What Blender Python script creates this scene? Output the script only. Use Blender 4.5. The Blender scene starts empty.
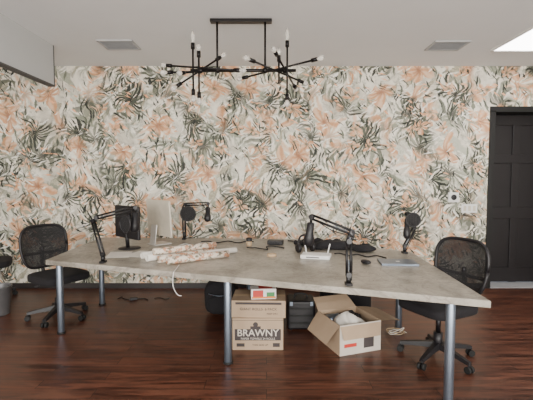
import bpy, bmesh, math, random
from mathutils import Vector, Matrix, noise
random.seed(7)
scene = bpy.context.scene

# ------------------------------------------------------------------ node helpers
class G:
    def __init__(s, nt): s.nt = nt
    def put(s, inp, v):
        if hasattr(v, 'is_output'): s.nt.links.new(v, inp)
        elif v is not None: inp.default_value = v
    def m(s, op, a, b=None, c=None):
        n = s.nt.nodes.new('ShaderNodeMath'); n.operation = op
        s.put(n.inputs[0], a); s.put(n.inputs[1], b); s.put(n.inputs[2], c)
        return n.outputs[0]
    def sm(s, x, lo, hi, a=0.0, b=1.0):
        n = s.nt.nodes.new('ShaderNodeMapRange'); n.interpolation_type = 'SMOOTHSTEP'
        s.put(n.inputs[0], x); s.put(n.inputs[1], lo); s.put(n.inputs[2], hi)
        s.put(n.inputs[3], a); s.put(n.inputs[4], b)
        return n.outputs[0]
    def mix(s, f, a, b):
        n = s.nt.nodes.new('ShaderNodeMix'); n.data_type = 'RGBA'
        def col(v): return (v[0], v[1], v[2], 1) if isinstance(v, tuple) else v
        s.put(n.inputs[0], f); s.put(n.inputs[6], col(a)); s.put(n.inputs[7], col(b))
        return n.outputs[2]
    def xyz(s, x, y, z=0.0):
        n = s.nt.nodes.new('ShaderNodeCombineXYZ')
        s.put(n.inputs[0], x); s.put(n.inputs[1], y); s.put(n.inputs[2], z)
        return n.outputs[0]
    def sep(s, v):
        n = s.nt.nodes.new('ShaderNodeSeparateXYZ'); s.put(n.inputs[0], v)
        return n.outputs
    def noise(s, v, scale, detail=3, rough=.5, dist=0.0):
        n = s.nt.nodes.new('ShaderNodeTexNoise')
        s.put(n.inputs['Vector'], v)
        n.inputs['Scale'].default_value = scale; n.inputs['Detail'].default_value = detail
        n.inputs['Roughness'].default_value = rough; n.inputs['Distortion'].default_value = dist
        return n.outputs
    def vor(s, v, metric='EUCLIDEAN', rnd=1.0):
        n = s.nt.nodes.new('ShaderNodeTexVoronoi'); n.voronoi_dimensions = '2D'
        n.distance = metric
        s.put(n.inputs['Vector'], v); n.inputs['Scale'].default_value = 1.0
        n.inputs['Randomness'].default_value = rnd
        return n.outputs

def base(name, col=(.5, .5, .5), rough=.5, metal=0.0, **kw):
    m = bpy.data.materials.new(name); m.use_nodes = True
    nt = m.node_tree; b = nt.nodes['Principled BSDF']
    b.inputs['Base Color'].default_value = (*col, 1)
    b.inputs['Roughness'].default_value = rough
    b.inputs['Metallic'].default_value = metal
    for k, v in kw.items():
        b.inputs[k.replace('_', ' ')].default_value = v
    return m, nt, b, G(nt)

def simple(name, col, rough=.5, metal=0.0, var=.15, scale=12, **kw):
    m, nt, b, g = base(name, col, rough, metal, **kw)
    tc = nt.nodes.new('ShaderNodeTexCoord')
    f = g.noise(tc.outputs['Object'], scale, 4)[0]
    d = tuple(c * (1 - var) for c in col); l = tuple(min(1, c * (1 + var)) for c in col)
    nt.links.new(g.mix(f, d, l), b.inputs['Base Color'])
    return m

# ---- wallpaper
def wallpaper():
    m, nt, b, g = base('floral_wallpaper', rough=.85)
    b.inputs['Specular IOR Level'].default_value = .15
    geo = nt.nodes.new('ShaderNodeNewGeometry')
    P0 = g.sep(geo.outputs['Position'])
    K = 1.25
    P = (g.m('MULTIPLY', P0[0], K), None, g.m('MULTIPLY', P0[2], K))
    flat = g.xyz(P[0], P[2], 0.0)
    w = g.sep(g.noise(flat, 2.2, 1)[1])
    x = g.m('ADD', P[0], g.m('MULTIPLY', g.m('SUBTRACT', w[0], .5), .30))
    z = g.m('ADD', P[2], g.m('MULTIPLY', g.m('SUBTRACT', w[1], .5), .30))
    w2 = g.sep(g.noise(flat, 14, 4, .65)[1])
    x = g.m('ADD', x, g.m('MULTIPLY', g.m('SUBTRACT', w2[0], .5), .05))
    z = g.m('ADD', z, g.m('MULTIPLY', g.m('SUBTRACT', w2[1], .5), .05))
    warped = g.xyz(x, z, 0.0)
    px, pz = 2 * math.pi / 1.35, 2 * math.pi / 1.5
    mac = g.m('MULTIPLY', g.m('SINE', g.m('MULTIPLY', x, px)), g.m('SINE', g.m('MULTIPLY_ADD', z, pz, g.m('MULTIPLY', x, px * .5))))
    mac2 = g.m('SINE', g.m('ADD', g.m('MULTIPLY', x, px * 1.0), g.m('MULTIPLY', z, pz * 1.0)))
    plant = g.sm(mac, -.40, .20)
    flower = g.sm(mac, .30, -.20)
    pale = g.sm(mac2, -.2, .8)
    n1 = g.noise(warped, 2.4, 6, .65)[0]
    fine = g.noise(warped, 30, 5, .75)[0]
    blot = g.noise(warped, 8, 6, .75)[0]
    CRE = (.84, .79, .68); col = g.mix(g.sm(n1, .40, .68), CRE, (.50, .46, .38))
    col = g.mix(g.m('MULTIPLY', g.sm(blot, .51, .61), .6), col, (.25, .24, .19))
    def strokes(col, ang, sx, sy, th, cA, cB, off, dens, soft=.10, area=None, op=1.0):
        ca, sa = math.cos(ang), math.sin(ang)
        u = g.m('ADD', g.m('MULTIPLY', x, ca), g.m('MULTIPLY', z, sa))
        v = g.m('SUBTRACT', g.m('MULTIPLY', z, ca), g.m('MULTIPLY', x, sa))
        vec = g.xyz(g.m('MULTIPLY_ADD', u, sx, off), g.m('MULTIPLY_ADD', v, sy, off * 1.7))
        o = g.vor(vec, 'MANHATTAN')
        r = g.sep(o['Color'])
        mask = g.sm(o['Distance'], th, th - soft)
        mask = g.m('MULTIPLY', mask, g.m('MULTIPLY', g.m('LESS_THAN', r[0], dens), op))
        if area is not None: mask = g.m('MULTIPLY', mask, area)
        c = g.mix(r[1], cA, cB)
        c = g.mix(g.sm(fine, .42, .62), c, tuple(min(1, k * 1.5 + .03) for k in cA))
        return g.mix(mask, col, c)
    def motif(col, scale, off, n, R, inner, k, twist, cA, cB, cC, dens, streak=26, op=1.0, area=None, rag=.26):
        vec = g.xyz(g.m('MULTIPLY_ADD', x, scale, off), g.m('MULTIPLY_ADD', z, scale, off * 2.3))
        o = g.vor(vec, rnd=.75)
        s1 = g.sep(vec); s2 = g.sep(o['Position'])
        dx = g.m('SUBTRACT', s1[0], s2[0]); dy = g.m('SUBTRACT', s1[1], s2[1])
        rad = g.m('SQRT', g.m('ADD', g.m('MULTIPLY', dx, dx), g.m('MULTIPLY', dy, dy)))
        ang = g.m('ARCTAN2', dy, dx)
        r = g.sep(o['Color'])
        a2 = g.m('ADD', g.m('ADD', ang, g.m('MULTIPLY', rad, twist)), g.m('MULTIPLY', r[0], 6.28))
        pet = g.m('POWER', g.m('ABSOLUTE', g.m('COSINE', g.m('MULTIPLY', a2, n / 2))), k)
        un = g.m('MULTIPLY_ADD', g.m('SINE', g.m('MULTIPLY_ADD', ang, 3.0, g.m('MULTIPLY', r[2], 9))), .22, .85)
        lim = g.m('MULTIPLY', g.m('MULTIPLY_ADD', pet, R * (1 - inner), R * inner), un)
        lim = g.m('ADD', lim, g.m('MULTIPLY', g.m('SUBTRACT', fine, .5), rag))
        mask = g.sm(g.m('SUBTRACT', lim, rad), 0.0, .05)
        mask = g.m('MULTIPLY', mask, g.m('LESS_THAN', r[1], dens))
        mask = g.m('MULTIPLY', mask, op)
        if area is not None: mask = g.m('MULTIPLY', mask, area)
        st = g.m('MULTIPLY_ADD', g.m('SINE', g.m('MULTIPLY', a2, streak)), .25, g.m('MULTIPLY', fine, .9))
        c = g.mix(g.sm(st, .2, .75), cA, cB)
        c = g.mix(g.sm(rad, R * .35, 0.0), c, cC)
        return g.mix(mask, col, c)
    DK = (.022, .025, .022); GR = (.11, .12, .09); SG = (.28, .29, .22)
    OR = (.60, .29, .14); PE = (.74, .50, .33); RU = (.34, .13, .06); WH = (.90, .86, .76)
    col = strokes(col, .9, 6, 1.9, .5, SG, WH, 1.3, .5)
    col = strokes(col, -.7, 7, 2.2, .5, (.36, .32, .24), SG, 4.1, .35)
    col = motif(col, 1.7, 3.3, 7, .62, .35, 1, .6, WH, PE, (.5, .34, .24), .6, 11, .85)
    col = strokes(col, .15, 15, 3.2, .38, GR, SG, 12.2, .4)
    col = motif(col, 2.1, 21.1, 5, .58, .40, .8, .9, OR, PE, RU, .75, 9, .90, area=flower)
    col = motif(col, 1.45, 11.7, 13, .64, .10, 1.3, 1.3, GR, SG, DK, 1.0, 5, .85, area=plant)
    col = motif(col, 1.75, 17.3, 17, .60, .10, 1.5, -1.2, DK, GR, DK, .85, 5, .96, area=plant)
    col = strokes(col, -.3, 17, 3.4, .38, DK, GR, 2.2, .4, area=plant)
    col = motif(col, 3.2, 5.9, 6, .46, .3, 1, 1.2, PE, OR, GR, .36, 7, .85)
    col = motif(col, 2.3, 31.3, 11, .5, .1, 1.2, -1.6, WH, SG, SG, .5, 4, .9, area=pale)
    col = strokes(col, 1.2, 20, 5, .34, OR, PE, 15.2, .15)
    col = strokes(col, .6, 22, 4.0, .34, DK, GR, 9.9, .28)
    col = strokes(col, -1.0, 22, 4.5, .34, WH, CRE, 6.6, .22, op=.7)
    nt.links.new(col, b.inputs['Base Color'])
    return m

def floor_mat():
    m, nt, b, g = base('hardwood_floor', rough=.3)
    geo = nt.nodes.new('ShaderNodeNewGeometry')
    br = nt.nodes.new('ShaderNodeTexBrick')
    nt.links.new(geo.outputs['Position'], br.inputs['Vector'])
    br.inputs['Scale'].default_value = 1.0
    br.inputs['Brick Width'].default_value = 1.2; br.inputs['Row Height'].default_value = .125
    br.inputs['Mortar Size'].default_value = .0025; br.offset = .37
    br.inputs['Color1'].default_value = (0, 0, 0, 1); br.inputs['Color2'].default_value = (1, 1, 1, 1)
    br.inputs['Mortar'].default_value = (.5, .5, .5, 1)
    P = g.sep(geo.outputs['Position'])
    cell = g.sep(br.outputs['Color'])[0]
    v = g.xyz(g.m('MULTIPLY', P[0], 2.2), g.m('MULTIPLY', P[1], 22), g.m('MULTIPLY', cell, 7))
    gr = g.noise(v, 1.0, 6, .65, .8)[0]
    v2 = g.xyz(g.m('MULTIPLY', P[0], 1.1), g.m('MULTIPLY', P[1], 5), cell)
    g2 = g.noise(v2, 1.0, 3, .5, 1.2)[0]
    c = g.mix(g.sm(gr, .33, .68), (.028, .009, .006), (.145, .052, .030))
    c = g.mix(g.m('MULTIPLY', g.sm(g2, .5, .72), .5), c, (.20, .085, .050))
    c = g.mix(g.m('MULTIPLY', cell, .35), c, (.052, .019, .012))
    c = g.mix(br.outputs['Fac'], c, (.008, .004, .003))
    nt.links.new(c, b.inputs['Base Color'])
    nt.links.new(g.sm(gr, .2, .8, .28, .44), b.inputs['Roughness'])
    return m

def tabletop_mat():
    m, nt, b, g = base('tabletop_laminate', rough=.34)
    geo = nt.nodes.new('ShaderNodeNewGeometry')
    P = geo.outputs['Position']
    n = g.noise(P, 2.5, 6, .65, .6)[0]; n2 = g.noise(P, 30, 4, .7)[0]
    vn = g.noise(P, 1.8, 7, .6, 1.8)[0]
    vein = g.sm(g.m('ABSOLUTE', g.m('SUBTRACT', vn, .5)), .035, 0.0)
    c = g.mix(g.sm(n, .3, .7), (.21, .19, .155), (.41, .375, .32))
    c = g.mix(g.m('MULTIPLY', g.sm(n2, .5, .75), .45), c, (.15, .13, .11))
    c = g.mix(g.m('MULTIPLY', vein, .45), c, (.12, .10, .085))
    nt.links.new(c, b.inputs['Base Color'])
    nt.links.new(g.sm(n2, .3, .7, .27, .42), b.inputs['Roughness'])
    return m

def cardboard(name='cardboard', c1=(.34, .24, .16), c2=(.42, .31, .21)):
    m, nt, b, g = base(name, rough=.8)
    tc = nt.nodes.new('ShaderNodeTexCoord')
    P = g.sep(tc.outputs['Object'])
    w = g.m('SINE', g.m('MULTIPLY', P[2], 700))
    n = g.noise(tc.outputs['Object'], 9, 4)[0]
    c = g.mix(g.m('MULTIPLY_ADD', w, .12, n), c1, c2)
    nt.links.new(c, b.inputs['Base Color'])
    return m

def roll_mat():
    m, nt, b, g = base('patterned_roll_paper', rough=.6)
    tc = nt.nodes.new('ShaderNodeTexCoord')
    n = g.noise(tc.outputs['Object'], 28, 3, .6)
    k = g.sep(n[1])
    c = g.mix(g.sm(k[0], .50, .58), (.68, .60, .50), (.48, .24, .14))
    c = g.mix(g.sm(k[1], .55, .62), c, (.16, .14, .10))
    nt.links.new(c, b.inputs['Base Color'])
    return m

def mesh_fabric():
    m, nt, b, g = base('chair_mesh_fabric', (.012, .011, .012), .85)
    tc = nt.nodes.new('ShaderNodeTexCoord'); P = g.sep(tc.outputs['Object'])
    a = g.m('SINE', g.m('MULTIPLY', P[1], 1200)); c = g.m('SINE', g.m('MULTIPLY', P[2], 1200))
    al = g.sm(g.m('MAXIMUM', a, c), -.6, .2, .72, 1.0)
    nt.links.new(al, b.inputs['Alpha'])
    return m

WALLP = wallpaper(); FLOOR = floor_mat(); TOP = tabletop_mat()
CEIL = simple('ceiling_paint', (.78, .79, .80), .9, var=.03, scale=3)
WPAINT = simple('wall_paint', (.60, .58, .55), .9, var=.04, scale=3)
PANEL = simple('bulkhead_paint', (.50, .51, .51), .8, var=.04, scale=3)
BASEB = simple('baseboard_paint', (.03, .025, .025), .5)
BLK = simple('black_plastic', (.007, .006, .008), .5)
BLKM = simple('black_metal', (.007, .006, .007), .4, .3)
RUB = simple('black_rubber', (.008, .008, .008), .7)
FAB = simple('black_fabric', (.007, .006, .008), .9, scale=60, var=.4)
DOORM = simple('door_stain', (.006, .004, .005), .5, var=.25)
FRAMEM = simple('door_frame_paint', (.003, .003, .003), .5)
STEEL = simple('brushed_steel', (.22, .26, .32), .38, .85)
ALU = simple('aluminium', (.62, .60, .57), .4, .6)
CREAM = simple('cream_plastic', (.60, .54, .44), .5)
WHITE = simple('white_plastic', (.75, .74, .72), .45, var=.05)
PAPER = simple('white_paper', (.72, .68, .62), .85, var=.08)
TAN = simple('kraft_paper', (.46, .33, .2), .8)
VENT = simple('vent_metal', (.42, .42, .42), .5, .1)
VENTD = simple('vent_dark', (.08, .08, .08), .7)
BRONZE = simple('dark_bronze', (.008, .006, .006), .4, .5)
CARD = cardboard(); CARDW = cardboard('white_cardboard', (.50, .45, .39), (.58, .53, .47))
ROLL = roll_mat(); MESHF = mesh_fabric()
RED = simple('red_print', (.50, .04, .03), .5); GREEN = simple('green_print', (.05, .22, .07), .5)
INK = simple('box_ink', (.05, .04, .04), .8); ORANGE = simple('orange_plastic', (.65, .2, .04), .5)
TILE = simple('threshold_tile', (.42, .42, .43), .6)
SCREEN = simple('screen_glass', (.008, .008, .01), .12)
BIN = simple('bin_metal', (.16, .16, .165), .45, .5)
GLASS, _, gb, _g = base('bulb_glass', (.85, .82, .76), .08); gb.inputs['Transmission Weight'].default_value = .6
LED, _, lb, _g = base('led_diffuser', (.9, .9, .9), .5)
lb.inputs['Emission Color'].default_value = (1, .98, .96, 1); lb.inputs['Emission Strength'].default_value = 12

# ------------------------------------------------------------------ mesh builder
class MB:
    def __init__(s): s.bm = bmesh.new(); s.mats = []
    def mi(s, mat):
        if mat not in s.mats: s.mats.append(mat)
        return s.mats.index(mat)
    def _fin(s, faces, mat, smooth):
        i = s.mi(mat)
        for f in faces: f.material_index = i; f.smooth = smooth
    def box(s, c, size, mat, rz=0, rx=0, ry=0, bev=0.0):
        M = Matrix.Translation(c) @ Matrix.Rotation(rz, 4, 'Z') @ Matrix.Rotation(ry, 4, 'Y') @ Matrix.Rotation(rx, 4, 'X') @ Matrix.Diagonal((*size, 1))
        r = bmesh.ops.create_cube(s.bm, size=1, matrix=M)
        vs = r['verts']; fs = set(f for v in vs for f in v.link_faces)
        if bev > 0:
            es = list(set(e for v in vs for e in v.link_edges))
            rr = bmesh.ops.bevel(s.bm, geom=es, offset=bev, segments=2, affect='EDGES', profile=.5)
            fs = set(f for f in fs if f.is_valid) | set(rr['faces'])
            fs |= set(f for v in rr['verts'] for f in v.link_faces)
        s._fin(fs, mat, False)
    def rings(s, rings, mat, cap=True, smooth=True, closed=True):
        vr = [[s.bm.verts.new(p) for p in r] for r in rings]; fs = []
        n = len(vr[0])
        for a, b in zip(vr, vr[1:]):
            for i in range(n if closed else n - 1):
                j = (i + 1) % n
                fs.append(s.bm.faces.new((a[i], a[j], b[j], b[i])))
        s._fin(fs, mat, smooth)
        if cap:
            cf = [s.bm.faces.new(list(reversed(vr[0]))), s.bm.faces.new(vr[-1])]
            s._fin(cf, mat, False)
    def cyl(s, p0, p1, r0, mat, r1=None, n=14):
        s.tube([p0, p1], r0, mat, n=n, r1=r1, sm=False)
    def tube(s, pts, r, mat, n=8, r1=None, sm=True, sub=6, loop=False):
        pts = [Vector(p) for p in pts]
        if sm and len(pts) > 2:
            out = []; L = len(pts)
            rng = range(L if loop else L - 1)
            for i in rng:
                if loop: a, b, c, d = pts[i - 1], pts[i], pts[(i + 1) % L], pts[(i + 2) % L]
                else: a, b, c, d = pts[max(i - 1, 0)], pts[i], pts[i + 1], pts[min(i + 2, L - 1)]
                for k in range(sub):
                    t = k / sub
                    out.append(.5 * ((2 * b) + (c - a) * t + (2 * a - 5 * b + 4 * c - d) * t * t + (3 * b - a - 3 * c + d) * t ** 3))
            if not loop: out.append(pts[-1])
            pts = out
        if loop: pts = pts + [pts[0]]
        r1 = r if r1 is None else r1
        N = len(pts); tan = (pts[1] - pts[0]).normalized()
        ref = Vector((0, 0, 1)) if abs(tan.z) < .9 else Vector((1, 0, 0))
        u = tan.cross(ref).normalized(); rings = []
        for i, p in enumerate(pts):
            if i == 0: t = pts[1] - pts[0]
            elif i == N - 1: t = pts[-1] - pts[-2]
            else: t = pts[i + 1] - pts[i - 1]
            if t.length < 1e-9: t = tan
            t = t.normalized()
            u = (u - t * u.dot(t)).normalized(); v = t.cross(u)
            rr = r + (r1 - r) * i / (N - 1)
            rings.append([p + (u * math.cos(2 * math.pi * k / n) + v * math.sin(2 * math.pi * k / n)) * rr for k in range(n)])
        s.rings(rings, mat)
    def lathe(s, c, prof, mat, n=20, axis=None):
        q = Vector((0, 0, 1)).rotation_difference(Vector(axis)) if axis else None
        rings = []
        for r, z in prof:
            ring = []
            for k in range(n):
                a = 2 * math.pi * k / n; p = Vector((r * math.cos(a), r * math.sin(a), z))
                if q: p = q @ p
                ring.append(Vector(c) + p)
            rings.append(ring)
        s.rings(rings, mat)
    def sell(s, c, size, mat, e1=.4, e2=.4, nu=28, nv=14, rz=0, nz=0.0, ns=8, bend=0.0, rx=0, ry=0):
        def pw(v, e): return math.copysign(abs(v) ** e, v)
        R = Matrix.Rotation(rz, 3, 'Z') @ Matrix.Rotation(ry, 3, 'Y') @ Matrix.Rotation(rx, 3, 'X')
        rings = []
        for j in range(nv + 1):
            ph = -math.pi / 2 + math.pi * (j * .98 + nv * .01) / nv
            ring = []
            for i in range(nu):
                th = 2 * math.pi * i / nu
                p = Vector((pw(math.cos(ph), e1) * pw(math.cos(th), e2) * size[0] / 2,
                            pw(math.cos(ph), e1) * pw(math.sin(th), e2) * size[1] / 2,
                            pw(math.sin(ph), e1) * size[2] / 2))
                p.z += bend * (p.x ** 2)
                if nz:
                    k = noise.noise_vector((p + Vector(c)) * ns) * nz
                    p += k
                ring.append(Vector(c) + R @ p)
            rings.append(ring)
        s.rings(rings, mat)
    def sheet(s, rows, mat, smooth=True):
        s.rings(rows, mat, cap=False, smooth=smooth, closed=False)
    def poly(s, pts, z0, z1, mat):
        a = [s.bm.verts.new((x, y, z0)) for x, y in pts]; b = [s.bm.verts.new((x, y, z1)) for x, y in pts]
        n = len(pts); fs = [s.bm.faces.new(list(reversed(a))), s.bm.faces.new(b)]
        for i in range(n):
            j = (i + 1) % n; fs.append(s.bm.faces.new((a[i], a[j], b[j], b[i])))
        s._fin(fs, mat, False)
    def done(s, name, loc=(0, 0, 0), rz=0, bevel=0.0, zmin=None):
        if zmin is not None:
            for v in s.bm.verts: v.co.z = max(v.co.z, zmin)
        bmesh.ops.recalc_face_normals(s.bm, faces=s.bm.faces)
        me = bpy.data.meshes.new(name); s.bm.to_mesh(me); s.bm.free()
        for m in s.mats: me.materials.append(m)
        ob = bpy.data.objects.new(name, me); scene.collection.objects.link(ob)
        ob.location = loc; ob.rotation_euler = (0, 0, rz)
        if bevel:
            md = ob.modifiers.new('bevel', 'BEVEL'); md.width = bevel; md.segments = 2; md.limit_method = 'ANGLE'
        return ob

def quick_box(name, lo, hi, mat, bevel=0):
    b = MB(); c = [(lo[i] + hi[i]) / 2 for i in range(3)]; sz = [hi[i] - lo[i] for i in range(3)]
    b.box((0, 0, 0), sz, mat); return b.done(name, c, 0, bevel)

def text(body, size, loc, rz, mat, parent, rx=math.pi / 2, bold=0.0):
    cu = bpy.data.curves.new('print', 'FONT'); cu.body = body; cu.size = size; cu.align_x = 'CENTER'; cu.align_y = 'CENTER'
    cu.extrude = .0005; cu.offset = bold
    cu.materials.append(mat)
    ob = bpy.data.objects.new('printed_label', cu); scene.collection.objects.link(ob)
    ob.parent = parent; ob.location = loc; ob.rotation_euler = (rx, 0, rz)
    return ob

# ------------------------------------------------------------------ room
H = 2.95; XL, XR, YB, YF = -4.3, 4.4, 5.33, -2.2
DX0, DX1, DH = 3.0, 3.95, 2.37
quick_box('floor', (XL - .2, YF - .2, -.1), (XR + .2, YB, 0), FLOOR)
quick_box('ceiling', (XL - .2, YF - .2, H), (XR + .2, YB + .3, H + .1), CEIL)
b = MB()
b.box(((XL - .2 + DX0) / 2, YB + .15, H / 2), (DX0 - XL + .2, .3, H), WALLP)
b.box(((DX1 + XR + .2) / 2, YB + .15, H / 2), (XR + .2 - DX1, .3, H), WALLP)
b.box(((DX0 + DX1) / 2, YB + .15, (DH + H) / 2), (DX1 - DX0, .3, H - DH), WALLP)
b.done('wall_back')
quick_box('wall_left', (XL - .2, YF, 0), (XL, YB, H), WPAINT)
quick_box('wall_right', (XR, YF, 0), (XR + .2, YB, H), WPAINT)
b = MB(); wy = YF - .1
wins = [(-3.3, -.5), (.4, 3.2)]; z0, z1 = .5, 2.7
b.box(((XL + XR) / 2, wy, z0 / 2), (XR - XL, .2, z0), WPAINT)
b.box(((XL + XR) / 2, wy, (z1 + H) / 2), (XR - XL, .2, H - z1), WPAINT)
xs = [XL, -3.3, -.5, .4, 3.2, XR]
for i in (0, 2, 4): b.box(((xs[i] + xs[i + 1]) / 2, wy, (z0 + z1) / 2), (xs[i + 1] - xs[i], .2, z1 - z0), WPAINT)
b.done('wall_front')
for k, (a, c) in enumerate(wins):
    b = MB(); t = .06
    for zz in (z0 + t / 2, z1 - t / 2, (z0 + z1) / 2): b.box(((a + c) / 2, wy, zz), (c - a, .08, t), WHITE)
    for xx in (a + t / 2, c - t / 2, (a + c) / 2): b.box((xx, wy, (z0 + z1) / 2), (t, .08, z1 - z0), WHITE)
    b.done('window_%d' % (k + 1))
quick_box('baseboard_back', (XL, YB - .015, 0), (DX0 - .07, YB, .07), BASEB)
quick_box('baseboard_left', (XL, YF, 0), (XL + .015, YB - .016, .09), BASEB)
quick_box('baseboard_right', (XR - .015, YF, 0), (XR, YB - .016, .09), BASEB)
quick_box('floor_threshold', (DX0, YB, -.1), (DX1, YB + .4, .004), TILE)
b = MB()
for xx in (DX0 - .02, DX1 + .02): b.box((xx, YB + .13, DH / 2), (.07, .30, DH), FRAMEM)
b.box(((DX0 + DX1) / 2, YB + .13, DH + .02), (DX1 - DX0 + .11, .30, .07), FRAMEM)
b.done('trim_door')
b = MB(); dy = YB + .27
cx = (DX0 + DX1) / 2; dw = DX1 - DX0 - .04
b.box((cx, dy + .02, DH / 2), (dw, .03, DH - .03), DOORM)
for xx in (cx - dw / 2 + .06, cx, cx + dw / 2 - .06): b.box((xx, dy, DH / 2), (.11, .03, DH - .03), DOORM, bev=.004)
for zz, hh in ((.12, .2), (1.0, .16), (1.75, .12), (DH - .09, .13)): b.box((cx, dy - .001, zz), (dw, .03, hh), DOORM, bev=.004)
b.cyl((cx + dw / 2 - .07, dy - .08, 1.0), (cx + dw / 2 - .07, dy, 1.0), .012, STEEL)
b.cyl((cx + dw / 2 - .07, dy - .07, 1.0), (cx + dw / 2 - .19, dy - .07, 1.0), .01, STEEL)
b.done('door_1')
b = MB(); b.box((-2.39, 2.4, (2.515 + H) / 2), (.07, 4.2, H - 2.515), PANEL)
b.box((-2.39, 2.4, 2.51), (.080, 4.2, .014), VENTD); b.box((-2.39, 4.505, (2.5 + H) / 2), (.080, .014, H - 2.5), VENTD)
b.done('trim_ceiling_bulkhead')
for (x, y) in ((-1.61, 4.47), (1.99, 4.5)):
    b = MB()
    b.box((0, 0, -.004), (.36, .30, .008), VENTD)
    for s_ in (-1, 1):
        b.box((0, s_ * .145, -.007), (.38, .02, .013), VENT); b.box((s_ * .18, 0, -.007), (.02, .30, .013), VENT)
    for i in range(9): b.box((0, -.116 + i * .029, -.011), (.35, .014, .003), VENT, rx=.5)
    b.done('ceiling_vent', (x, y, H))
b = MB(); b.box((0, 0, -.006), (.60, 1.2, .010), LED)
for s_ in (-1, 1): b.box((s_ * .31, 0, -.01), (.025, 1.24, .02), WHITE); b.box((0, s_ * .61, -.01), (.62, .025, .02), WHITE)
b.done('ceiling_light_panel', (2.88, 4.04, H))

b = MB(); b.box((0, -.012, 0), (.14, .024, .13), WHITE, bev=.006); b.lathe((0, -.024, 0), [(.038, 0), (.038, .006), (.03, .010), (.01, .011)], BLK, axis=(0, -1, 0))
b.done('thermostat', (2.49, YB, 1.23))
b = MB(); b.box((0, -.004, 0), (.21, .008, .115), WHITE, bev=.002)
for i in range(3): b.box((-.062 + i * .062, -.010, 0), (.034, .008, .068), CREAM, bev=.002)
b.done('light_switch', (2.71, YB, 1.08))

# ------------------------------------------------------------------ table
pts = [(-2.0, 3.58), (1.36, 2.38), (1.45, 3.97), (.42, 4.80), (-2.06, 4.93)]
b = MB(); b.poly(pts, .705, .75, TOP)
for (x, y) in ((-1.97, 3.76), (-.309, 3.14), (1.20, 2.56), (-1.93, 4.62), (-.2, 4.60), (1.30, 3.86)):
    b.cyl((x, y, 0), (x, y, .70), .031, STEEL, n=20)
    b.cyl((x, y, 0), (x, y, .02), .038, RUB, n=20)
    b.cyl((x, y, .69), (x, y, .706), .06, STEEL, n=20)
b.box((-1.95, 4.19, .68), (.04, .82, .04), STEEL, rz=-.03)
b.done('conference_table', bevel=.004)

# ------------------------------------------------------------------ chair
def chair(name, loc, rz, h=.47, top=.97):
    b = MB()
    for i in range(5):
        a = i * 2 * math.pi / 5 + .3; d = Vector((math.cos(a), math.sin(a), 0)); n_ = Vector((-d.y, d.x, 0))
        rings = []
        for t, w, zc, hh in ((.03, .032, .115, .05), (.15, .026, .10, .035), (.30, .019, .075, .025)):
            c = d * t + Vector((0, 0, zc))
            rings.append([c + n_ * w + Vector((0, 0, -hh / 2)), c - n_ * w + Vector((0, 0, -hh / 2)), c - n_ * w * .7 + Vector((0, 0, hh / 2)), c + n_ * w * .7 + Vector((0, 0, hh / 2))])
        b.rings(rings, BLK, smooth=False)
        e = d * .295
        b.cyl(e + Vector((0, 0, .04)), e + Vector((0, 0, .075)), .009, BLKM)
        for s_ in (-1, 1): b.cyl(e + n_ * (s_ * .008) + Vector((0, 0, .027)), e + n_ * (s_ * .028) + Vector((0, 0, .027)), .027, RUB)
    b.cyl((0, 0, .09), (0, 0, .22), .036, BLK); b.cyl((0, 0, .2), (0, 0, h - .08), .02, BLKM)
    b.box((-.02, 0, h - .075), (.24, .16, .05), BLK, bev=.01)
    b.cyl((0, -.05, h - .08), (.0, -.25, h - .085), .007, BLKM)
    b.sell((.02, 0, h - .02), (.50, .50, .09), FAB, .35, .45)
    b.tube([(-.08, 0, h - .08), (-.24, 0, h - .07), (-.31, 0, h + .06), (-.30, 0, h + .26)], .020, BLK)
    z0 = h + .05; z1 = top
    def bp(u, v):
        wdt = .215 + .035 * math.sin(v * math.pi * .8)
        x = -.255 - .05 * (v ** 1.5) + .045 * (u * u) - .02 * math.sin(v * 3.1)
        return Vector((x, u * wdt, z0 + (z1 - z0) * v))
    loop = []
    for k in range(32):
        a = 2 * math.pi * k / 32; cu, sv = math.cos(a), math.sin(a)
        u = math.copysign(abs(cu) ** .5, cu); v = .5 + .5 * math.copysign(abs(sv) ** .5, sv)
        loop.append(bp(u, v))
    b.tube(loop, .015, BLK, loop=True, sub=2)
    rows = []
    for j in range(13):
        v = j / 12; sv = 2 * v - 1
        um = (1 - abs(sv) ** 4) ** .25 if abs(sv) < 1 else .15
        um = max(um, .35)
        rows.append([bp(um * (-1 + 2 * i / 12), v) for i in range(13)])
    b.sheet(rows, MESHF)
    b.tube([bp(-.98, .36) - Vector((.01, 0, 0)), bp(-.5, .33) - Vector((.02, 0, 0)), bp(0, .32) - Vector((.025, 0, 0)), bp(.5, .33) - Vector((.02, 0, 0)), bp(.98, .36) - Vector((.01, 0, 0))], .016, BLK)
    return b.done(name, loc, rz)
chair('office_chair', (-2.22, 4.20, 0), math.atan2(-.55, .83))
chair('office_chair', (1.42, 3.24, 0), math.atan2(-.45, -.89))
chair('office_chair', (-3.42, 4.82, 0), .5)

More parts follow.
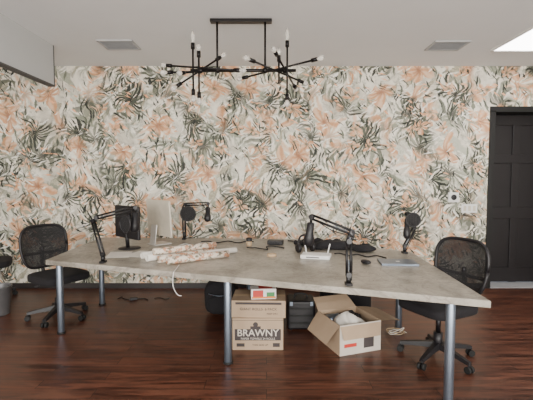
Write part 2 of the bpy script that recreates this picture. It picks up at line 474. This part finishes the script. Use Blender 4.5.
# ------------------------------------------------------------------ mic arms
def mic_arm(name, base_, post_top, elbow, tip, mic_end, pop=None, z=.75, mic_r=.028, edge=(0, -1), th=.008):
    base_, post_top, elbow, tip, mic_end = map(Vector, (base_, post_top, elbow, tip, mic_end))
    b = MB()
    e = Vector((edge[0], edge[1], 0))
    o = base_ + Vector((0, 0, 0))
    a = math.atan2(e.y, e.x)
    b.box(o + Vector((0, 0, z + .010)), (.07, .045, .018), BLKM, rz=a, bev=.003)
    b.cyl(o + Vector((0, 0, z + .01)), o + Vector((0, 0, z + .07)), .018, BLKM)
    def dbl(p, q, r=th, gap=.014):
        d = (q - p).normalized(); up = Vector((0, 0, 1)) if abs(d.z) < .8 else Vector((1, 0, 0))
        n_ = (up - d * up.dot(d)).normalized() * gap
        for s_ in (-1, 1): b.cyl(p + n_ * s_, q + n_ * s_, r, BLKM, n=8)
        L = (q - p).length; sp = []; sd = d.cross(n_).normalized()
        for k in range(60):
            t = k / 59; an = t * 2 * math.pi * 10
            sp.append(p + d * (L * (.1 + .35 * t)) + (n_.normalized() * math.cos(an) + sd * math.sin(an)) * .007)
        b.tube(sp, .0018, STEEL, n=5, sm=False)
        for c in (p, q): b.lathe(c - sd * .018, [(.019, 0), (.021, .008), (.021, .028), (.019, .036)], BLKM, n=14, axis=sd)
    p0 = o + Vector((0, 0, z + .07))
    dbl(p0, post_top)
    if (elbow - post_top).length > .05: dbl(post_top, elbow)
    dbl(elbow, tip)
    d = (mic_end - tip).normalized()
    b.cyl(tip, tip + d * .05, .008, BLKM)
    L = (mic_end - tip).length
    b.lathe(tip + d * .04, [(.006, 0), (mic_r * .8, .008), (mic_r * .85, L * .45), (mic_r, L * .5), (mic_r * 1.15, L * .62), (mic_r * 1.15, L * .8), (mic_r * .8, L * .92), (.006, L * .97)], BLK, axis=d)
    if pop:
        c = Vector(pop[0]); r = pop[1]; nrm = Vector(pop[2]).normalized()
        q = Vector((0, 0, 1)).rotation_difference(nrm)
        ring = [c + q @ Vector((math.cos(k * math.pi / 10) * r, math.sin(k * math.pi / 10) * r, 0)) for k in range(20)]
        b.tube(ring, .007, BLK, loop=True, sub=2)
        b.lathe(c, [(r * .98, -.002), (r * .98, .002)], MESHF, n=28, axis=nrm)
        b.tube([c - Vector((0, 0, r)), c + (tip - c) * .3 - Vector((0, .03, r * .6)), tip + d * .05], .004, BLKM, n=6)
    b.tube([p0 + Vector((.02, 0, -.04)), p0.lerp(post_top, .5) + Vector((.025, 0, -.01)), post_top + Vector((.01, 0, -.03)), elbow + Vector((0, 0, -.03)), elbow.lerp(tip, .5) + Vector((0, 0, -.04)), tip + Vector((0, 0, -.01)), tip + d * .06], .0035, RUB, n=6)
    return b.done(name)

mic_arm('microphone_boom_arm', (-1.43, 3.46, 0), (-1.57, 3.60, 1.10), (-1.55, 3.62, 1.13), (-1.20, 3.66, 1.22), (-1.22, 3.66, 1.02), mic_r=.04, pop=((-1.27, 3.57, 1.08), .085, (-.75, -.9, 0)))
mic_arm('microphone_boom_arm', (-.99, 4.78, 0), (-1.0, 4.8, 1.12), (-.98, 4.8, 1.17), (-.70, 4.78, 1.18), (-.70, 4.72, 1.0), pop=((-.92, 4.66, 1.07), .085, (.3, -.9, .1)), mic_r=.035)
mic_arm('microphone_boom_arm', (.57, 2.74, 0), (.575, 2.77, 1.05), (.60, 2.78, 1.11), (.33, 2.90, 1.21), (.31, 2.93, 1.02), th=.009, mic_r=.033)
mic_arm('microphone_boom_arm', (1.36, 3.90, 0), (1.46, 3.93, 1.0), (1.44, 3.92, 1.06), (1.37, 3.88, 1.14), (1.36, 3.85, .93), mic_r=.03, pop=((1.40, 3.80, 1.09), .065, (-.2, -.9, 0)))

# ------------------------------------------------------------------ desktop computer and monitor
b = MB()
b.box((0, 0, .012), (.20, .20, .014), ALU, bev=.005)
b.box((0, .07, .12), (.12, .012, .22), ALU, rx=.12, bev=.004)
b.box((0, 0, .30), (.50, .022, .40), CREAM, rx=-.06, bev=.008)
b.box((0, -.0135, .325), (.46, .003, .30), SCREEN, rx=-.06)
b.done('desktop_computer', (-1.20, 4.44, .745), 2.35)
b = MB()
b.lathe((0, 0, 0), [(.11, 0), (.115, .004), (.11, .010), (.03, .016)], BLK, n=28)
b.cyl((0, .02, .01), (0, .03, .20), .02, BLK)
b.box((0, .02, .28), (.46, .035, .34), BLK, bev=.010)
b.box((0, .05, .28), (.22, .04, .18), BLK, bev=.015)
b.box((0, .0015, .285), (.43, .002, .30), SCREEN)
b.done('computer_monitor', (-1.44, 4.17, .75), 2.42)
b = MB()
for i, (x, y, r) in enumerate(((-.0, 0, .2), (.20, .03, -.3))):
    b.box((x, y, .002 + .002 * i), (.21, .29, .0015), PAPER, rz=r)
b.done('paper_sheets', (-1.42, 3.82, .75))

rl = [((-1.06, 3.50, .785), (-.62, 3.93, .785), .033, PAPER), ((-.94, 3.44, .783), (-.50, 3.85, .783), .032, ROLL), ((-.85, 3.38, .785), (-.36, 3.70, .785), .033, ROLL),
      ((-1.0, 3.50, .838), (-.50, 3.86, .842), .030, ROLL), ((-.84, 3.62, .778), (-.30, 3.92, .778), .027, PAPER), ((-1.14, 3.62, .78), (-.80, 4.0, .78), .029, PAPER)]
b = MB()
for p, q, r, mt in rl:
    p, q = Vector(p), Vector(q); d = (q - p).normalized(); L = (q - p).length
    b.lathe(p, [(r * .7, .004), (r * .72, 0), (r, 0), (r * 1.02, L * .3), (r * .97, L * .6), (r, L), (r * .7, L), (r * .68, L - .004)], mt, axis=d, n=18)
b.done('wallpaper_roll_pile')

b = MB(); random.seed(5)
pp = []
for k in range(26):
    a = k * 1.1; r = .07 + .05 * random.random()
    pp.append((-.76 + .12 * math.sin(k * .37) + r * math.cos(a), 4.23 + r * 1.1 * math.sin(a), .757 + .02 * random.random()))
b.tube(pp, .004, WHITE, n=6)
b.done('cable_tangle')
b = MB()
b.tube([(-.74, 3.35, .756), (-.73, 3.16, .757), (-.73, 3.095, .745), (-.73, 3.08, .65), (-.70, 3.09, .58), (-.67, 3.10, .565)], .003, WHITE, n=6)
b.done('charging_cable')
b = MB(); random.seed(11)
pp = [( -.2 + .06 * k + .05 * random.uniform(-1, 1), 4.14 + .10 * random.uniform(-1, 1), .757 + .006 * random.random()) for k in range(8)]
b.tube(pp, .006, RUB, n=6)
b.done('audio_cable')
b = MB()
pp = [( -.75 + .05 * k, 4.55 + .06 * math.sin(k * 1.3), .757) for k in range(13)]
b.tube(pp, .006, RUB, n=6)
b.done('audio_cable')
b = MB()
pp = [( .25 + .05 * k, 4.60 + .05 * math.sin(k * 1.9 + 1), .757) for k in range(7)]
b.tube(pp, .007, RUB, n=6)
b.done('audio_cable')
b = MB()
pp = [( .66 + .055 * k, 3.84 - .02 * k + .05 * math.sin(k * 2.1), .757) for k in range(9)]
b.tube(pp, .006, RUB, n=6)
b.done('audio_cable')
b = MB(); b.box((0, 0, .025), (.17, .11, .045), BLK, bev=.005)
for i in range(4): b.lathe((-.055 + i * .036, -.055, .025), [(.011, 0), (.011, .010), (.009, .012)], BLKM, n=14, axis=(0, -1, 0))
b.done('audio_interface', (.10, 4.42, .75), -.2)
b = MB(); b.sell((0, 0, .018), (.065, .11, .036), BLK, .8, .9)
b.done('computer_mouse', (.86, 3.42, .75), .4)

b = MB(); b.lathe((0, 0, 0), [(.026, 0), (.03, .01), (.031, .06)], TAN); b.lathe((0, 0, 0), [(.032, .05), (.033, .055), (.033, .085), (.02, .09)], BLK)
b.done('takeaway_cup', (-.19, 4.33, .75))
b = MB(); b.box((0, 0, .018), (.27, .17, .036), WHITE, bev=.008)
for s_ in (-1, 1): b.cyl((s_ * .1, .07, .03), (s_ * .12, .09, .12), .006, WHITE)
b.box((-.02, -.086, .018), (.12, .002, .008), BLK)
b.done('wifi_router', (.46, 3.68, .75), -.25)
b = MB()
b.lathe((0, 0, 0), [(.02, 0), (.045, 0), (.045, .024), (.02, .024), (.02, .001)], TAN, n=24)
b.done('packing_tape_roll', (.05, 3.75, .75))
b = MB(); b.box((0, 0, .0075), (.31, .215, .011), STEEL, bev=.004); b.box((0, 0, .0165), (.31, .215, .006), STEEL, bev=.0025)
b.box((0, 0, .0199), (.03, .03, .0008), WHITE)
b.done('laptop', (1.14, 3.44, .748), -.1)

b = MB()
b.sell((0, 0, .035), (.55, .26, .085), FAB, .8, .8, nu=60, nv=24, nz=.05, ns=9)
b.sell((.28, -.05, .03), (.40, .22, .07), FAB, .8, .8, nu=48, nv=20, nz=.045, ns=10, rz=-.5)
b.sell((-.25, .1, .03), (.3, .18, .06), FAB, .8, .8, nu=40, nv=18, nz=.04, ns=11)
b.done('crumpled_jacket', (.66, 4.18, .751), -.25, zmin=0)
b = MB()
b.tube([(-.08, 0, .04), (-.085, 0, .10), (-.05, .02, .155), (0, .02, .17), (.05, .02, .155), (.085, 0, .10), (.08, 0, .04)], .010, BLK)
for s_ in (-1, 1): b.lathe((s_ * .065, 0, .045), [(.03, 0), (.042, .006), (.042, .03), (.03, .036)], BLK, axis=(s_, 0, 0))
b.done('headphones', (.39, 3.96, .75), .5)

# ------------------------------------------------------------------ boxes under table
b = MB(); b.box((0, 0, .14), (.44, .34, .28), CARD)
b.box((0, -.171, .262), (.44, .001, .003), INK); b.box((0, 0, .2805), (.44, .05, .001), TAN)
b.box((0, -.1705, .135), (.40, .001, .10), INK); b.box((.16, -.1712, .045), (.06, .001, .035), INK); b.box((-.15, -.1712, .045), (.07, .001, .03), INK)
b.lathe((-.02, -.1706, .225), [(.022, 0), (.022, .001)], INK, axis=(0, -1, 0)); b.box((-.02, -.171, .195), (.09, .001, .03), INK)
o = b.done('cardboard_box', (-.075, 3.56, 0), .0, .002)
text('BRAWNY', .085, (.0, -.1725, .15), 0, CARDW, o, bold=.001); text('PAPER TOWELS 24 ROLLS', .026, (0, -.1725, .10), 0, CARDW, o)
text('THIS SIDE UP', .024, (.02, -.1725, .045), 0, INK, o)
b = MB(); b.box((0, 0, .075), (.47, .34, .15), CARD)
b.box((0, -.1705, .125), (.40, .001, .02), INK)
b.box((0, 0, .1505), (.47, .05, .001), TAN)
o = b.done('cardboard_box', (-.065, 3.57, .282), -.03, .002)
text('GIANT ROLLS  6 PACK', .032, (0, -.1725, .075), 0, INK, o); text('KEEP DRY', .022, (.12, -.1725, .035), 0, INK, o)
b = MB(); b.box((0, 0, .045), (.22, .13, .09), WHITE, bev=.004)
b.box((-.05, -.0655, .05), (.09, .001, .06), RED); b.box((.06, -.0655, .04), (.07, .001, .04), GREEN); b.box((.02, 0, .0905), (.12, .09, .001), RED)
b.box((0, -.0657, .015), (.21, .001, .015), ORANGE)
b.done('snack_carton', (-.03, 3.50, .434), .1)
b = MB(); b.box((0, 0, .15), (.27, .26, .28), BLK, bev=.02)
for zz in (.08, .15, .22): b.box((0, -.132, zz), (.22, .012, .02), RUB, bev=.003)
b.tube([(-.06, 0, .29), (-.055, 0, .325), (0, 0, .335), (.055, 0, .325), (.06, 0, .29)], .010, RUB)
for x in (-.1, .1):
    b.box((x, -.134, .27), (.03, .012, .04), STEEL, bev=.002)
    for y in (-.1, .1): b.cyl((x, y, 0), (x, y, .02), .015, RUB)
b.done('equipment_case', (.34, 3.95, 0))
b = MB(); W, D, hh, t = .40, .40, .26, .005
b.box((0, 0, t / 2), (W, D, t), CARD)
for s_ in (-1, 1):
    b.box((s_ * W / 2, 0, hh / 2), (t, D, hh), CARD); b.box((0, s_ * D / 2, hh / 2), (W, t, hh), CARDW if s_ < 0 else CARD)
b.box((.08, -D / 2 - .003, .10), (.10, .001, .12), INK); b.box((-.1, -D / 2 - .003, .08), (.12, .001, .03), RED)
def flap(p, q, out, L, drop, mat):
    p, q, out = Vector(p), Vector(q), Vector(out)
    o2 = out * L * math.cos(drop) + Vector((0, 0, -L * math.sin(drop)))
    ins = (q - p).normalized() * .01
    rows = [[p, q], [p + ins + o2 * .5 + Vector((0, 0, .006)), q - ins + o2 * .5 + Vector((0, 0, .006))], [p + ins * 2 + o2, q - ins * 2 + o2]]
    lo = [[v - Vector((0, 0, .004)) for v in r] for r in rows]
    b.sheet(rows, mat, False); b.sheet(lo, mat, False)
flap((-W / 2, -D / 2, hh), (W / 2, -D / 2, hh), (0, -1, 0), .12, 1.35, CARD)
flap((W / 2, -D / 2, hh), (W / 2, D / 2, hh), (1, 0, 0), .22, .15, CARD)
flap((-W / 2, -D / 2, hh), (-W / 2, D / 2, hh), (-1, 0, 0), .19, .9, CARD)
flap((-W / 2, D / 2, hh), (W / 2, D / 2, hh), (0, 1, 0), .17, -.5, CARD)
b.sell((-.03, -.04, .19), (.26, .24, .17), PAPER, .9, .9, nu=40, nv=18, nz=.06, ns=12)
b.sell((.07, .07, .20), (.2, .2, .16), FAB, .9, .9, nu=36, nv=18, nz=.05, ns=12)
b.sell((-.1, .1, .18), (.15, .16, .14), STEEL, .9, .9, nu=36, nv=18, nz=.04, ns=12)
b.done('open_cardboard_box', (.735, 3.52, .001), .34)
b = MB()
b.sell((0, 0, .19), (.36, .24, .38), FAB, .6, .5, nz=.02, ns=7)
b.sell((0, -.12, .13), (.26, .12, .2), FAB, .6, .5, nz=.01)
b.tube([(-.05, 0, .36), (-.04, 0, .42), (.04, 0, .42), (.05, 0, .36)], .009, RUB)
b.tube([(-.12, -.14, .25), (0, -.185, .24), (.12, -.14, .25)], .004, STEEL)
b.done('backpack', (-.50, 4.35, .001), zmin=0)
b = MB()
b.sell((0, 0, .17), (.56, .30, .33), FAB, .5, .6, nz=.02, ns=7)
b.tube([(-.14, -.14, .22), (-.12, -.12, .36), (.12, -.12, .36), (.14, -.14, .22)], .010, RUB)
b.tube([(-.26, 0, .30), (0, .0, .335), (.26, 0, .30)], .006, STEEL)
b.done('duffel_bag', (.86, 4.34, .001), zmin=0)

b = MB(); random.seed(9)
b.tube([(-1.82 + .05 * k + .05 * random.uniform(-1, 1), 4.85 + .09 * random.uniform(-1, 1), .006) for k in range(9)], .005, RUB, n=6)
b.box((-1.62, 4.80, .016), (.09, .05, .028), BLK, rz=.3, bev=.006)
b.tube([(-1.38 + .03 * k, 4.85 + .03 * math.sin(k), .006) for k in range(7)], .004, RUB, n=6)
b.done('power_adapter_cable')
b = MB()
b.tube([(1.24 + .08 * math.cos(k * 1.05) * (1 + .3 * math.sin(k)), 3.74 + .07 * math.sin(k * 1.05), .010 + .003 * k) for k in range(12)], .004, TAN, n=6)
b.tube([(1.24 + .09 * math.cos(k * .9), 3.72 + .07 * math.sin(k * 1.1), .022 + .003 * k) for k in range(12)], .0035, PAPER, n=6)
b.done('extension_cord')

b = MB()
b.lathe((0, 0, 0), [(.10, 0), (.105, .01), (.13, .30), (.135, .305), (.135, .315), (.125, .315), (.12, .30), (.095, .02), (.01, .015)], BIN, n=28)
b.done('trash_can', (-2.93, 4.30, 0))

# ------------------------------------------------------------------ chandelier
b = MB()
X = lambda px: (px - 241) * .00925
Z = lambda py: (72 - py) * .0093
b.box((0, 0, H - 2.47 - .014), (.57, .07, .028), BRONZE, bev=.004)
for px in (217, 265): b.cyl((X(px), 0, Z(70)), (X(px), 0, H - 2.49), .010, BRONZE)
b.cyl((X(190), 0, Z(70)), (X(296), 0, Z(70)), .015, BRONZE)
def bulb(p, d, candle=False):
    p, d = Vector(p), Vector(d).normalized()
    b.cyl(p, p + d * .055, .018, BRONZE)
    if candle: b.lathe(p + d * .05, [(.011, 0), (.013, .02), (.02, .05), (.016, .09), (.004, .12)], GLASS, axis=d, n=12)
    else: b.lathe(p + d * .05, [(.010, 0), (.014, .012), (.024, .035), (.022, .055), (.006, .07)], GLASS, axis=d, n=12)
def arm(p, q, c0=True, c1=True, cd=(False, False)):
    p, q = Vector(p), Vector(q); d = (q - p).normalized(); b.cyl(p, q, .009, BRONZE, n=10)
    if c0: bulb(p, -d, cd[0])
    if c1: bulb(q, d, cd[1])
for hx, s_ in ((200, 1), (217, 1), (265, -1), (285, -1)):
    b.sell((X(hx), 0, Z(70)), (.055, .055, .055), BRONZE, 1, 1, nu=16, nv=8)
arm((X(192), .03, Z(88)), (X(192), .03, Z(48)), True, True, (False, True))
arm((X(287), -.03, Z(94)), (X(287), -.03, Z(48)), True, True, (False, True))
arm((X(199), -.03, Z(92)), (X(199), -.03, Z(58)), True, True)
arm((X(279), .04, Z(82)), (X(279), .04, Z(60)), False, True)
arm((X(168), .12, Z(62)), (X(235), -.12, Z(73)))
arm((X(176), -.15, Z(76)), (X(228), .15, Z(66)))
arm((X(247), .12, Z(73)), (X(310), -.12, Z(64)))
arm((X(255), -.15, Z(66)), (X(300), .15, Z(76)))
arm((X(190), -.28, Z(80)), (X(208), .28, Z(62)))
arm((X(276), -.28, Z(64)), (X(296), .28, Z(78)))
arm((X(182), -.06, Z(84)), (X(215), .06, Z(58)))
b.done('chandelier', (-.235, 3.78, 2.47))

# ------------------------------------------------------------------ light
def area(name, loc, rot, sx, sy, e, col=(1, 1, 1)):
    l = bpy.data.lights.new(name, 'AREA'); l.shape = 'RECTANGLE'; l.size = sx; l.size_y = sy; l.energy = e; l.color = col
    o = bpy.data.objects.new(name, l); scene.collection.objects.link(o); o.location = loc; o.rotation_euler = rot
    return o
for k, (a, c) in enumerate(wins):
    area('window_daylight', ((a + c) / 2, YF - .25, 1.6), (math.radians(90), 0, 0), 2.8, 2.2, (350, 470)[k], (1, .965, .90))
w = bpy.data.worlds.new('world'); scene.world = w; w.use_nodes = True
w.node_tree.nodes['Background'].inputs[0].default_value = (.75, .85, 1, 1); w.node_tree.nodes['Background'].inputs[1].default_value = 1.0

cam = bpy.data.cameras.new('camera'); co = bpy.data.objects.new('camera', cam); scene.collection.objects.link(co)
co.location = (0, 0, 1.5); co.rotation_euler = (math.radians(90 - 3.3), 0, 0)
cam.sensor_width = 36; cam.lens = 27.0; scene.camera = co
